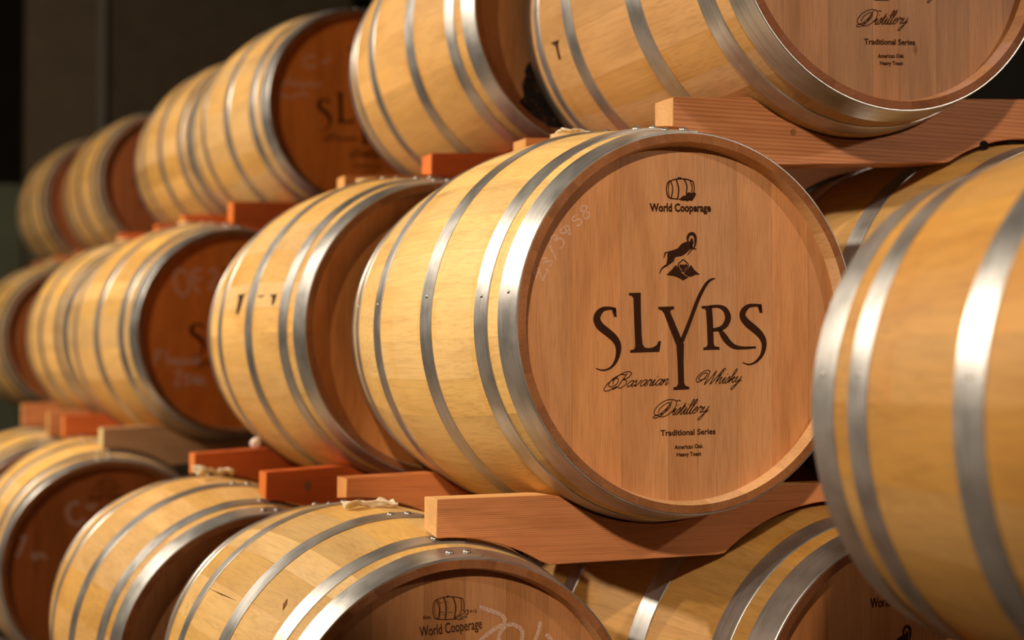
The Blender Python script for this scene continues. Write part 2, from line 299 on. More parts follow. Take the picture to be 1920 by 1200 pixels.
# ------------------------------------------------------------------ marks on the heads
G = json.loads('{"slyrs_s":[[[-1205,159,47],[-1231,204,47],[-1301,217,47],[-1412,199,70],[-1486,134,101],[-1512,46,116],[-1463,-49,124],[-1343,-140,120],[-1232,-226,116],[-1167,-318,105],[-1154,-423,85],[-1181,-541,62],[-1242,-641,39],[-1326,-698,27],[-1424,-714,21],[-1532,-689,10]],[[414,261,47],[571,272,48],[685,224,85],[740,117,105],[712,13,97],[625,-65,74],[461,-99,50]],[[579,-78,50],[667,-194,101],[756,-294,93],[864,-356,70],[1004,-371,47],[1123,-367,39],[1240,-361,31]],[[1336,237,43],[1304,289,47],[1217,298,47],[1107,281,66],[1023,212,97],[1002,120,109],[1076,25,120],[1201,-66,120],[1315,-159,112],[1381,-268,97],[1380,-382,78],[1339,-486,58],[1252,-577,39],[1162,-620,27],[1082,-625,21],[996,-598,12]],[[-74,-276,70],[23,-65,66],[112,141,62],[200,348,62],[282,503,58],[367,625,50],[446,685,35],[518,704,10]]],"slyrs_p":[[[-1245,221],[-1193,226],[-1182,87],[-1222,89],[-1253,162]],[[-974,452],[-777,460],[-774,168],[-760,-186],[-745,-321],[-713,-372],[-647,-381],[-571,-371],[-505,-334],[-472,-274],[-432,-274],[-461,-435],[-958,-451],[-958,-414],[-892,-402],[-870,-355],[-887,15],[-899,369],[-922,409],[-974,418]],[[-478,248],[-206,260],[-207,219],[-260,205],[-272,171],[-169,-46],[-64,-270],[-36,-318],[-44,-591],[-34,-914],[-9,-957],[54,-973],[54,-1009],[-217,-1019],[-221,-981],[-158,-965],[-138,-922],[-148,-591],[-167,-336],[-265,-115],[-379,152],[-417,198],[-474,211]],[[274,272],[457,283],[476,-6],[484,-299],[503,-347],[588,-362],[588,-398],[303,-407],[304,-371],[360,-357],[378,-316],[366,-7],[351,199],[332,231],[277,234]],[[1294,315],[1344,319],[1360,180],[1311,181],[1280,259]]],"goat_p":[[[-307,1099],[-222,1122],[-141,1150],[-71,1225],[-13,1251],[41,1263],[87,1259],[118,1217],[99,1162],[52,1121],[1,1077],[-68,1037],[-161,1025],[-192,1004],[-204,961],[-257,917],[-323,884],[-334,911],[-319,983],[-318,1051]],[[72,1267],[99,1320],[126,1303],[138,1252],[118,1191],[149,1163],[184,1161],[180,1145],[87,1143]],[[-335,739],[-258,806],[-175,893],[-137,860],[-79,784],[-12,738],[50,710],[-2,687],[-47,662],[-128,705],[-224,730]],[[90,903],[144,832],[192,794],[249,760],[173,755],[85,719],[27,732],[-35,771],[27,829]],[[-117,882],[-84,917],[-69,890],[-46,918],[-26,891],[-3,923],[35,889],[-46,802]]],"goat_s":[[[41,1258,23],[35,1318,39],[65,1370,45],[111,1387,48],[154,1364,50],[171,1305,45],[165,1219,31],[141,1163,14]],[[-315,895,35],[-376,863,27],[-424,819,19],[-451,756,8]],[[-310,1089,14],[-353,1074,23],[-366,1030,16],[-380,995,8]],[[106,1138,14],[67,1096,14],[30,1050,8]],[[-43,985,16],[-136,889,16],[-46,795,16],[47,897,16],[-43,985,16]]],"cask_s":[[[-266,2183,17],[-310,2152,17],[-330,2057,17],[-311,1955,17],[-267,1920,17],[-200,1914,16],[-132,1911,16]],[[-279,2170,14],[-299,2050,12],[-280,1926,14]],[[-272,2183,17],[-198,2208,17],[-102,2224,17],[14,2223,17],[131,2197,17]],[[-256,2188,19],[-222,2062,17],[-248,1920,19]],[[-160,2213,21],[-118,2066,21],[-138,1911,21]],[[-21,2225,21],[23,2123,21],[13,2003,19]],[[80,2212,17],[115,2110,17],[106,2007,16]],[[131,2197,17],[153,2112,17],[149,2026,17]],[[-137,2233,27],[-73,2236,27]],[[-123,1915,14],[-36,1898,14],[110,1938,12]]],"cask_p":[[[-94,1921],[-45,1963],[3,1972],[13,2003],[62,2026],[110,2007],[139,2029],[184,2013],[172,1975],[145,1931],[114,1894],[61,1898],[32,1880],[3,1896],[-55,1894]]],"text":{"World Cooperage":[[-617,1705],[445,1741],[-617,1816]],"Bavarian":[[-1378,-983],[-297,-939],[-1081,-867]],"Whisky":[[194,-950],[991,-902],[195,-796]],"Distillery":[[-556,-1417],[406,-1366],[-556,-1287]],"Traditional Series":[[-444,-1714],[512,-1702],[-443,-1634]],"American Oak":[[-204,-1923],[290,-1911],[-204,-1870]],"Heavy Toast":[[-168,-2034],[261,-2027],[-168,-1983]]},"chalk1":[[[-2535,697],[-2542,768],[-2493,794],[-2459,760],[-2486,687],[-2515,635]],[[-2448,729],[-2422,658],[-2393,607],[-2366,680],[-2321,757],[-2357,777]],[[-2415,915],[-2356,948],[-2343,901],[-2392,858],[-2303,897],[-2246,888],[-2280,815]],[[-2291,1135],[-2167,907]],[[-2273,1224],[-2216,1292],[-2171,1262],[-2212,1205],[-2110,1243],[-2054,1183],[-2081,1114],[-2127,1094]],[[-2054,1411],[-2110,1368],[-2076,1317],[-1963,1372],[-2008,1444],[-2042,1401],[-1963,1300],[-1940,1352]],[[-1849,1605],[-1917,1550],[-1890,1506],[-1792,1544],[-1776,1472],[-1849,1434]],[[-1798,1669],[-1757,1737],[-1677,1730],[-1707,1666],[-1762,1660],[-1785,1684]],[[-1707,1666],[-1643,1633],[-1654,1570],[-1712,1547],[-1734,1599],[-1707,1666]]],"chalkL":[[[340,2135],[435,2099],[553,2055],[670,2007],[737,1955],[759,1899],[715,1837],[611,1794],[494,1727],[369,1635],[318,1578]],[[656,1595],[670,1695],[744,1792],[848,1837],[937,1813],[1012,1767],[1056,1689],[1034,1568]],[[1357,1847],[1327,1712],[1274,1592],[1236,1513]],[[1447,1642],[1508,1590],[1553,1532]]],"textL":{"Est.":[[-565,2006],[-434,2011],[-565,2057]],"1912":[[161,2052],[296,2057],[161,2099]],"World Cooperage":[[-623,1747],[384,1809],[-644,1911]]},"caskL_s":[[[-382,2277,11],[-407,2215,11],[-414,2122,11],[-396,2027,11],[-360,1996,11]],[[-360,2272,9],[-382,2186,8],[-377,2079,8],[-353,1998,9]],[[-382,2277,12],[-289,2307,12],[-174,2318,12],[-59,2311,12],[64,2280,12]],[[-360,1996,12],[-231,1979,12],[-44,1978,12]],[[-349,2275,14],[-310,2142,12],[-332,1991,14]],[[-317,2282,9],[-300,2141,8],[-310,1995,9]],[[-239,2311,19],[-200,2162,19],[-217,1979,17]],[[-91,2313,19],[-47,2166,19],[-70,1977,17]],[[28,2295,12],[49,2200,12],[45,2107,11]],[[64,2280,12],[88,2198,12],[86,2104,12]],[[-196,2325,22],[-157,2325,22]],[[-317,2236,6],[-253,2239,6]],[[-217,2250,6],[-160,2237,6]],[[-174,2080,6],[-88,2088,6]],[[-289,2094,6],[-231,2094,6]],[[-267,2057,6],[-217,2056,6]],[[-59,1992,9],[-30,2017,9],[20,2041,9],[35,2087,9],[78,2104,9],[100,2083,9],[151,2107,9],[144,2060,9],[158,2039,9],[115,2035,9],[136,1993,9],[71,2004,9],[71,1964,9],[20,1987,9],[20,1961,9],[-30,1977,9],[-59,1992,9]],[[-44,1985,8],[28,2027,8],[115,2075,8]],[[20,1987,8],[57,2019,8]]],"chalkM3":[[[-1725,1725],[-1807,1531],[-1750,1205],[-1581,1017],[-1414,1130],[-1388,1433],[-1501,1676],[-1725,1725]],[[-1277,1710],[-1275,1436],[-1104,1082]],[[-1305,1709],[-995,1746]],[[-1275,1436],[-1022,1525]],[[-852,1667],[-654,1755],[-596,1563],[-793,1227],[-566,1287]],[[-2293,-543],[-2346,-922]],[[-2293,-570],[-2128,-515]],[[-2309,-706],[-2182,-678]],[[-2017,-542],[-1988,-922]],[[-1905,-895],[-1822,-759],[-1766,-923],[-1711,-759],[-1599,-923],[-1516,-759],[-1431,-923]],[[-1375,-923],[-1264,-759],[-1178,-923]],[[-1123,-704],[-1122,-950]],[[-1792,-1140],[-1570,-1141],[-1763,-1467],[-1568,-1468]],[[-1485,-1332],[-1402,-1196],[-1289,-1333],[-1400,-1470],[-1485,-1332]],[[-1232,-1471],[-1177,-1252],[-1091,-1472],[-1007,-1280],[-921,-1528]]],"chalkU3":[[[-1426,1446],[-1666,1425],[-1755,1246],[-1605,1115],[-1396,1219]],[[-1246,1347],[-1125,1300],[-944,1488]],[[-2434,619],[-2404,508],[-2198,695],[-2079,533],[-1902,662],[-1782,528],[-1604,685],[-1484,580],[-1244,685]],[[-2550,99],[-2433,278],[-2197,182],[-1841,323],[-1603,284]]],"chalkL3":[[[-869,1771],[-1088,1741],[-1178,1537],[-1085,1271],[-902,1208],[-720,1332]],[[-685,1708],[-574,1629],[-391,1717]],[[-2416,915],[-2273,872],[-2483,362]],[[-2055,491],[-2018,303],[-1876,445],[-1730,289]]]}')
def smooth(pts, n=6):
    if len(pts) < 3: return [tuple(map(float, p)) for p in pts]
    P = [pts[0]]+list(pts)+[pts[-1]]; out = []
    for i in range(1, len(P)-2):
        for k in range(n):
            t = k/n; a, b, c, d = P[i-1], P[i], P[i+1], P[i+2]
            out.append(tuple(.5*(2*b[j]+(c[j]-a[j])*t+(2*a[j]-5*b[j]+4*c[j]-d[j])*t*t+(3*b[j]-a[j]-3*c[j]+d[j])*t**3) for j in range(len(b))))
    out.append(tuple(map(float, pts[-1]))); return out
class Ink:
    """flat marks in the plane of a head: x to the right, z up, metres"""
    def __init__(s): s.v = []; s.f = []
    def ribbon(s, pts, width=None, n=6, sm=True):
        p = smooth(pts, n) if sm else [tuple(map(float, q)) for q in pts]
        q = [p[0]]
        for a in p[1:]:
            if math.hypot(a[0]-q[-1][0], a[1]-q[-1][1]) > 1e-6: q.append(a)
        p = q
        if len(p) < 2: return
        b0 = len(s.v)
        for i, a in enumerate(p):
            u = p[max(0, i-1)]; w_ = p[min(len(p)-1, i+1)]
            dx, dz = w_[0]-u[0], w_[1]-u[1]; l = math.hypot(dx, dz) or 1
            h = (a[2] if len(a) > 2 else width)/2
            nx, nz = -dz/l*h, dx/l*h
            s.v += [(a[0]+nx, 0, a[1]+nz), (a[0]-nx, 0, a[1]-nz)]
        for i in range(len(p)-1): s.f.append((b0+2*i, b0+2*i+1, b0+2*i+3, b0+2*i+2))
    def poly(s, pts):
        b0 = len(s.v); s.v += [(p[0], 0, p[1]) for p in pts]; s.f.append(tuple(range(b0, b0+len(pts))))
    def add(s, other):
        b0 = len(s.v); s.v += other.v; s.f += [tuple(i+b0 for i in q) for q in other.f]
    def mesh(s, name):
        me = bpy.data.meshes.new(name); me.from_pydata(s.v, [], s.f); me.update()
        bm = bmesh.new(); bm.from_mesh(me); bmesh.ops.triangulate(bm, faces=[q for q in bm.faces if len(q.verts) > 4], ngon_method='EAR_CLIP')
        for q in bm.faces:
            if q.normal.y > 0: q.normal_flip()
        bm.to_mesh(me); bm.free(); return me
k4 = 1e-4
def S4(l): return [[tuple(c*k4 for c in p) for p in s] for s in l]
def font_ink(ink, body, p0, p1, h, bold=.0, serif=False):
    """print letters of the built-in face, fitted between two base-line points"""
    c = bpy.data.curves.new('letters', 'FONT'); c.body = body; c.size = 1; c.offset = bold; c.resolution_u = 3
    o = bpy.data.objects.new('letters', c); COL.objects.link(o)
    dg = bpy.context.evaluated_depsgraph_get(); me = bpy.data.meshes.new_from_object(o.evaluated_get(dg))
    vs_ = [q.co.copy() for q in me.vertices]; fs = [tuple(p.vertices) for p in me.polygons]
    bpy.data.objects.remove(o); bpy.data.curves.remove(c)
    x0 = min(q.x for q in vs_); x1 = max(q.x for q in vs_); cap = .729
    dx, dz = p1[0]-p0[0], p1[1]-p0[1]; L_ = math.hypot(dx, dz); ux, uz = dx/L_, dz/L_
    b0 = len(ink.v); kx = L_/(x1-x0); kz = h/cap
    for q in vs_:
        a, e = (q.x-x0)*kx, q.y*kz
        ink.v.append((p0[0]+ux*a-uz*e, 0, p0[1]+uz*a+ux*e))
    ink.f += [tuple(i+b0 for i in q) for q in fs]; bpy.data.meshes.remove(me)
SCR = {  # a small copperplate alphabet: pen strokes in x-heights, advance
 'a': ([[(.8, .85), (.55, 1.02), (.22, .7), (.2, .18), (.45, 0), (.75, .45), (.86, 1.0), (.8, .25), (.95, 0), (1.2, .35)]], .98),
 'v': ([[(0, .75), (.2, 1.02), (.32, .6), (.35, .02), (.72, .5), (.78, 1.0), (.98, .85)]], .86),
 'r': ([[(0, .4), (.25, 1.12), (.3, .85), (.58, .92), (.55, .3), (.66, 0), (.9, .35)]], .72),
 'i': ([[(0, .4), (.26, 1.0), (.2, .2), (.34, 0), (.6, .38)], [(.3, 1.42), (.36, 1.5)]], .48),
 'n': ([[(0, .6), (.16, 1.0), (.13, 0)], [(.13, .3), (.5, 1.02), (.66, .85), (.62, .18), (.76, 0), (1.0, .38)]], .9),
 's': ([[(0, .3), (.36, 1.1), (.42, .5), (.3, .02), (.06, .1)], [(.3, .02), (.6, .38)]], .56),
 't': ([[(0, .45), (.26, 1.75), (.2, .2), (.35, 0), (.6, .38)], [(.05, 1.12), (.5, 1.18)]], .46),
 'l': ([[(0, .45), (.36, 1.6), (.32, 2.2), (.16, 1.9), (.14, .2), (.3, 0), (.56, .38)]], .42),
 'e': ([[(0, .4), (.4, .6), (.5, .92), (.34, 1.0), (.12, .65), (.14, .15), (.36, 0), (.7, .42)]], .62),
 'h': ([[(0, .45), (.36, 1.7), (.3, 2.2), (.13, 1.8), (.1, 0)], [(.1, .3), (.48, 1.0), (.62, .85), (.58, .18), (.72, 0), (.96, .38)]], .86),
 'k': ([[(0, .45), (.36, 1.7), (.3, 2.2), (.13, 1.8), (.1, 0)], [(.1, .3), (.5, .98), (.52, .65), (.18, .48), (.42, .42), (.6, 0), (.86, .38)]], .78),
 'y': ([[(0, .6), (.16, 1.0), (.16, .3), (.36, .06), (.66, .55), (.74, 1.0), (.62, 0), (.34, -.95), (.06, -1.05), (.08, -.7), (.62, -.05), (.98, .38)]], .86),
 'B': ([[(.62, 2.25), (.5, 1.3), (.3, .25), (-.1, -.25), (-.45, .0)], [(-.5, .5), (-.75, 1.2), (-.25, 2.1), (.6, 2.5), (1.25, 2.2), (1.15, 1.55), (.55, 1.25), (1.1, 1.05), (1.25, .45), (.85, -.1), (.35, .0)],
        [(.5, 2.0), (-.2, 2.05), (-.95, 1.5), (-1.2, .6), (-.7, .15), (-.1, .5), (-.1, 1.2), (-.6, 1.5), (-1.25, .9), (-1.5, .0), (-1.2, -.5), (-.5, -.35), (.1, .2)]], 1.4),
 'W': ([[(.15, 2.2), (.3, 1.0), (.3, 0), (.85, 1.3), (1.08, 2.1), (1.1, .9), (1.12, 0), (1.7, 1.4), (2.0, 2.3), (2.25, 2.35), (2.3, 2.1)],
        [(.15, 2.1), (-.4, 2.3), (-1.05, 1.8), (-1.25, 1.0), (-.85, .5), (-.3, .8), (.0, 1.5), (-.2, 1.9), (-.7, 1.7), (-.95, 1.1), (-.6, .8), (.1, 1.0)]], 1.75),
 'D': ([[(.65, 2.2), (.45, 1.0), (.2, .2), (-.35, -.25), (-.85, -.25), (-.9, .0), (-.4, .08), (.3, -.18), (1.0, .1), (1.5, .9), (1.4, 1.9), (.8, 2.35), (-.2, 2.35), (-1.0, 1.7), (-1.2, .8), (-.8, .2), (-.2, .3), (.3, 1.0), (.6, 1.7)],
        [(-.55, .5), (-.5, 1.3), (.1, 1.9), (.6, 1.8), (.75, 1.2), (.4, .5), (-.1, .2)], [(1.2, 2.1), (1.7, 2.2), (1.85, 2.0)]], 1.5)}
def script_ink(ink, body, p0, p1, h):
    x = 0; st = []
    for ch in body:
        g_, adv = SCR[ch]
        for s in g_: st.append([(x+a+.5*b_, b_) for a, b_ in s])
        x += adv
    x0 = min(p[0] for s in st for p in s); x1 = max(p[0] for s in st for p in s)
    dx, dz = p1[0]-p0[0], p1[1]-p0[1]; L_ = math.hypot(dx, dz); ux, uz = dx/L_, dz/L_; k = L_/(x1-x0)
    for s in st:
        ink.ribbon([(p0[0]+ux*(a-x0)*k-uz*b_*h, p0[1]+uz*(a-x0)*k+ux*b_*h) for a, b_ in s], .00125, 5)
T = {k: [(p[0]*k4, p[1]*k4) for p in v] for k, v in G['text'].items()}
TL = {k: [(p[0]*k4, p[1]*k4) for p in v] for k, v in G['textL'].items()}
def hgt(a): return abs(a[2][1]-a[0][1])
def make_print():
    parts = {}
    i = Ink()
    for s in S4(G['cask_s']): i.ribbon(s)
    for s in S4(G['cask_p']): i.poly(s)
    parts['cask_emblem'] = i
    i = Ink(); a = T['World Cooperage']; font_ink(i, 'World Cooperage', a[0], a[1], hgt(a)*1.12, .034); parts['maker_lettering'] = i
    i = Ink()
    for s in S4(G['goat_s']): i.ribbon(s)
    for s in S4(G['goat_p']): i.poly(s)
    parts['goat_emblem'] = i
    i = Ink()
    for s in S4(G['slyrs_s']): i.ribbon(s, n=8)
    for s in S4(G['slyrs_p']): i.poly(s)
    parts['name_lettering'] = i
    for n, (word, xh) in enumerate((('Bavarian', .0092), ('Whisky', .0096), ('Distillery', .0098))):
        i = Ink(); a = T[word]; script_ink(i, word, (a[0][0]-.001, a[0][1]), a[1], xh); parts['script_lettering#%d' % n] = i
    i = Ink(); a = T['Traditional Series']; font_ink(i, 'Traditional Series', a[0], a[1], hgt(a)*1.12, .022)
    for k in ('American Oak', 'Heavy Toast'):
        a = T[k]; font_ink(i, k, a[0], a[1], hgt(a)*1.2, .026)
    parts['small_lettering'] = i
    return {k: v.mesh(k.split('#')[0]) for k, v in parts.items()}
def make_print_old():
    parts = {}
    i = Ink()
    for s in S4(G['caskL_s']): i.ribbon(s, n=3)
    parts['cask_emblem'] = i
    i = Ink()
    a = TL['World Cooperage']; font_ink(i, 'World Cooperage', a[0], a[1], .0162, .006)
    for k in ('Est.', '1912'):
        a = TL[k]; font_ink(i, k, a[0], a[1], hgt(a), .01)
    parts['maker_lettering'] = i
    return {k: v.mesh(k.split('#')[0]) for k, v in parts.items()}
PRINT, PRINT_OLD = make_print(), make_print_old()
def head_marks(bar, kind, rot=0, dx=0, dz=0, only=None):
    for k, me in (PRINT if kind == 'new' else PRINT_OLD).items():
        k = k.split('#')[0]
        if only and k not in only: continue
        link(k, me, M_BRAND, bar, OFF+Vector((dx, TI-.0007, dz)), (0, -R(rot), 0))
def head_chalk(bar, lines, width):
    for s in S4(lines):                       # every stroke of the hand-written chalk note
        i = Ink(); i.ribbon(s, width, 5); link('chalk_stroke', i.mesh('chalk_stroke'), M_CHALK, bar, OFF+Vector((0, TI-.0012, 0)))
def surf_mark(bar, name, pts, mat, lab):
    """stain lying on the stave surface: (angle, distance from the front) corners"""
    cx = sum(p[0] for p in pts)/len(pts); cy = sum(p[1] for p in pts)/len(pts); v = []
    for a, y in pts+[(cx, cy)]:
        r = rad(y)+.0008; v.append((r*math.cos(R(a)), y, r*math.sin(R(a))))
    n = len(pts); me = mesh(name, v, [(i, (i+1) % n, n) for i in range(n)]); fixn(me)
    o = link(name, me, mat, bar, OFF); o['label'] = lab
    return o

# ------------------------------------------------------------------ barrels
def barrel(x, y, z, yaw, s, lab, seed, roll=0, tone=(1, 1, 1), headtone=(1, 1, 1), rivets=True, nails=(), bung=None, group='oak barrels stacked on beams'):
    rnd = random.Random(seed)
    root = bpy.data.objects.new('oak_barrel', None); COL.objects.link(root); root.empty_display_size = .1
    ax = Vector((-math.sin(yaw), math.cos(yaw), 0))
    root.location = Vector((x, y, z))+ax*(BL/2*s)-Vector((0, 0, RB*s)); root.rotation_euler = (0, 0, yaw); root.scale = (s, s, s)
    label(root, lab, 'barrel', group)
    seq = [i for i, c in enumerate(CNT) for _ in range(c)]; rnd.shuffle(seq)
    a = roll+rnd.uniform(0, 12)
    for i in seq:
        wd, me = STAVES[i]; a += wd/2
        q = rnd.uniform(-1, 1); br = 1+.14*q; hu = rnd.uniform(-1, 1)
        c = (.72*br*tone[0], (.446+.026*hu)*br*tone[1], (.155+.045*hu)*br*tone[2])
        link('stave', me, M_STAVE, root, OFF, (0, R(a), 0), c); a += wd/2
    pl = PLANKS[seed % 3]; order = [rnd.uniform(-1, 1) for _ in pl]
    for me, q in zip(pl, order):
        br = 1+.11*q; hu = rnd.uniform(-1, 1)
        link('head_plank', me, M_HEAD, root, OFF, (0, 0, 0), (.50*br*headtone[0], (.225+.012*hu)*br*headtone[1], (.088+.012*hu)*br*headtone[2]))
    link('back_head', BACK, M_CAST, root, OFF)
    for k, (_, y0, y1, th) in enumerate(HOOPS):
        for side in (0, 1):
            ja = roll+rnd.uniform(-1.5, 1.5)
            h = link('hoop', HM[k][side], M_STEEL, root, OFF, (0, R(ja), 0))
            ym = (y0+y1)/2 if side == 0 else BL-(y0+y1)/2
            if rivets:
                for ra in (-3.2, 2.2):
                    r_ = rad(ym)+.0036; aa = R(ra)
                    link('rivet', RIVET, M_RIVET, h, (r_*math.sin(aa), ym+rnd.uniform(-.003, .003), r_*math.cos(aa)), (0, aa, 0))
            if (k, side) in nails:
                aa = R(90-172.0+rnd.uniform(-.6, .6)-ja); r_ = rad(ym)+.0021
                n_ = link('hoop_nail', NAIL, M_RIVET, h, (r_*math.sin(aa), ym, r_*math.cos(aa)), (0, aa, 0))
    if bung:
        aa = R(bung[0]); r_ = rad(BL/2)
        o = link('bung', BUNG, bung[1], root, OFF+Vector((r_*math.sin(aa), BL/2, r_*math.cos(aa))), (R(90)+0, 0, 0))
        o.rotation_euler = (Matrix.Rotation(aa, 4, 'Y') @ Matrix.Rotation(R(90), 4, 'X')).to_euler()
    return root
ALLN = ((0, 0), (1, 0), (2, 0), (2, 1), (1, 1), (0, 1))
B = {}
B['M1'] = barrel(0, 0, 0, 0, 1, 'oak barrel in the centre with large dark lettering and a goat emblem on its head', 2, tone=(1.04, 1.07, 1.04), roll=-4, nails=ALLN, bung=(-4, M_BUNG), headtone=(1, 1, 1))
B['M2'] = barrel(-.082, .868, .007, .018, 1.021, 'oak barrel right behind the central lettered one, two black ticks on its staves', 4, headtone=(1.25, 1.05, .7), roll=-2, tone=(1.12, 1.12, 1.16), bung=(-5, M_BUNG2))
B['M3'] = barrel(-.197, 2.286, .029, .113, 1.0, 'middle-row oak barrel with two-line chalk writing on a dark head', 6, headtone=(1.25, .74, .28), tone=(.86, .84, .82), bung=(-4, M_BUNG2))
B['M4'] = barrel(-.283, 3.15, .039, .056, 1.0, 'middle-row oak barrel hidden save its left side behind the one with two-line chalk', 9, tone=(.97, .96, .95), bung=(-4, M_BUNG2))
B['M5'] = barrel(-.363, 4.653, .05, .10, 1.0, 'leftmost middle-row oak barrel, its side cut by the left photo edge', 10, headtone=(.5, .32, .18), bung=(-4, M_BUNG2))  # headtone darkened: the unlit look of the face is put into its colour
B['U1'] = barrel(.365, -.018, .644, -.019, 1.027, 'oak barrel at upper right, its lettered head cut by the top of the photo', 8, roll=40, tone=(.76, .70, .80), headtone=(.56, .54, .50), nails=((2, 0), (1, 0)))  # headtone dimmed to paint a head less lit than the spots leave it
B['U2'] = barrel(.262, .864, .675, .018, 1.0, 'upper-row oak barrel at top centre, black mould low on its head', 14, roll=30, tone=(.92, .86, .82))
B['U3'] = barrel(.148, 2.221, .676, .072, .98, 'upper-row oak barrel with a faint chalk note and whole top edge against the dark wall', 15, headtone=(1.35, .8, .3), tone=(.80, .78, .78), bung=(-4, M_BUNG2))
B['U4'] = barrel(.100, 3.08, .688, .07, .985, 'upper-row oak barrel of which only the left side shows behind the faintly chalked one', 21, tone=(.80, .76, .72), bung=(-4, M_BUNG2))
B['U5'] = barrel(.0, 4.499, .699, .07, 1.0, 'second oak barrel from the left end of the upper row, dark reddish head', 19, headtone=(.45, .26, .16), tone=(.94, .9, .86), bung=(-4, M_BUNG2))  # head colour darkened in place of a face without lamp light
B['U6'] = barrel(-.125, 5.4, .701, .07, 1.0, 'leftmost and farthest oak barrel of the upper row', 26, headtone=(.45, .28, .18), tone=(.94, .9, .84), bung=(-4, M_BUNG2))  # darker headtone paints shade on a face the aisle lamp reaches
B['L1'] = barrel(-.353, .05, -.629, .016, .971, 'bottom-row oak barrel with a small cask emblem and bold chalk scrawl, nearest the camera', 3, roll=0, headtone=(.80, .78, .76))
B['L2'] = barrel(-.438, .916, -.647, .035, .997, 'bottom-row oak barrel without visible writing, second from the bottom left corner', 5, roll=4, tone=(1, .95, .9))
B['L3'] = barrel(-.541, 2.295, -.62, .001, 1.007, 'bottom-row oak barrel in the lower left corner, dark head with faint chalk ring', 13, roll=-4, tone=(.98, .95, .9), headtone=(.7, .44, .24))
B['L4'] = barrel(-.60, 3.17, -.62, .05, 1.0, 'bottom-row oak barrel farthest left, only its hoops showing past the lower left one', 17, roll=-4)
B['D1'] = barrel(.357, -.048, -.625, .08, 1.022, 'shaded oak barrel at bottom right, its head half hidden by the near barrel', 12, roll=15, tone=(.56, .49, .42), headtone=(.80, .72, .62))  # low stave tone paints in part of the shade under the front beam
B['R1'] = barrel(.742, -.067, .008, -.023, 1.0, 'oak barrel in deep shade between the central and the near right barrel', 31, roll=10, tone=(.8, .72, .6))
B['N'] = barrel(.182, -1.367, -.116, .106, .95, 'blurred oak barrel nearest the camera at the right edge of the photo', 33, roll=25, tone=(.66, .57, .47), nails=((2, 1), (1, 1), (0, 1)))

head_marks(B['M1'], 'new'); head_chalk(B['M1'], G['chalk1'], .0026)
head_marks(B['U1'], 'new', 2.7, -.0098, -.0125)
head_marks(B['D1'], 'new', 0, .005, .004, only=('goat_emblem', 'name_lettering', 'script_lettering', 'small_lettering', 'cask_emblem'))
i = Ink(); font_ink(i, 'World Cooperage', (-.0555, .1757), (.052, .178), .0165, .006); link('maker_lettering', i.mesh('maker_lettering'), M_BRAND, B['D1'], OFF+Vector((0, TI-.0007, 0)))
head_marks(B['M3'], 'new', 0, .02, 0); head_chalk(B['M3'], G['chalkM3'], .0105)
head_marks(B['U3'], 'new', 0, .02, 0); head_chalk(B['U3'], G['chalkU3'], .008)
head_marks(B['U5'], 'new'); head_marks(B['U2'], 'new')
head_marks(B['L1'], 'old'); head_chalk(B['L1'], G['chalkL'], .0062)
head_marks(B['L3'], 'old', 0, .0, .008); head_chalk(B['L3'], G['chalkL3'], .011)
surf_mark(B['M2'], 'iron_stain', [(166.11, .4075), (166.11, .3482), (167.1, .3576), (170.94, .3634), (173.54, .3745), (173.43, .397), (169.75, .3929), (167.14, .3937)], M_STAINM, 'black wedge-shaped stain')
surf_mark(B['M2'], 'iron_stain', [(167.15, .1854), (166.91, .1492), (167.73, .151), (169.17, .1525), (170.95, .157), (170.67, .1658), (168.11, .1676)], M_STAINM, 'small black tick stain')
surf_mark(B['M2'], 'iron_stain', [(167.42, .2601), (167.04, .2194), (167.71, .221), (167.86, .2499)], M_KNOT, 'faint brown dash')
surf_mark(B['U1'], 'iron_stain', [(-165.73, .6728), (-165.23, .6239), (-164.69, .6278), (-164.55, .6353), (-159.25, .6422), (-159.36, .6548), (-164.75, .6479)], M_STAINM, 'dark T-shaped stain')
surf_mark(B['L1'], 'knot', [(135.69, .1674), (137.12, .1561), (139.29, .1512), (137.59, .1657)], M_KNOT, 'small reddish knot')
surf_mark(B['L1'], 'hairline_crack', [(144.7, .5537), (144.0, .4321), (143.5, .3341), (144.35, .4321)], M_STAINM, 'thin dark crack along a stave')
m, t, b = nt('drip_stain'); b.inputs['Base Color'].default_value = (.10, .035, .012, 1); b.inputs['Alpha'].default_value = .32; b.inputs['Roughness'].default_value = .8
n_ = N(t, 'ShaderNodeTexNoise', i_Scale=90.0, i_Detail=3.0); t.links.new(ramp(t, n_.outputs[0], [(.35, g(.12)), (.65, g(.5))]), b.inputs['Alpha'])
i = Ink(); i.poly([(.0495+.0044*math.cos(R(a_))*(1+.1*math.sin(a_)), -.1868+(.0062 if a_ != 270 else .011)*math.sin(R(a_))) for a_ in range(0, 360, 18)])
link('drip_stain', i.mesh('drip_stain'), m, B['U1'], OFF+Vector((0, TI-.0006, 0)))['label'] = 'round brown drip stain'
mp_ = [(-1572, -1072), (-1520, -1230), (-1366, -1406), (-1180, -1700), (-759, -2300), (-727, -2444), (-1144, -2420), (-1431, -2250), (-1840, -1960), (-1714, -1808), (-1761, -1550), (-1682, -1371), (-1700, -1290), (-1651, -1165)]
i = Ink(); i.poly([(a*k4, b_*k4) for a, b_ in mp_]); o = link('mould_patch', i.mesh('mould_patch'), M_MOULD, B['U2'], OFF+Vector((0, TI-.0007, 0))); o['label'] = 'black mould stain low on the head'

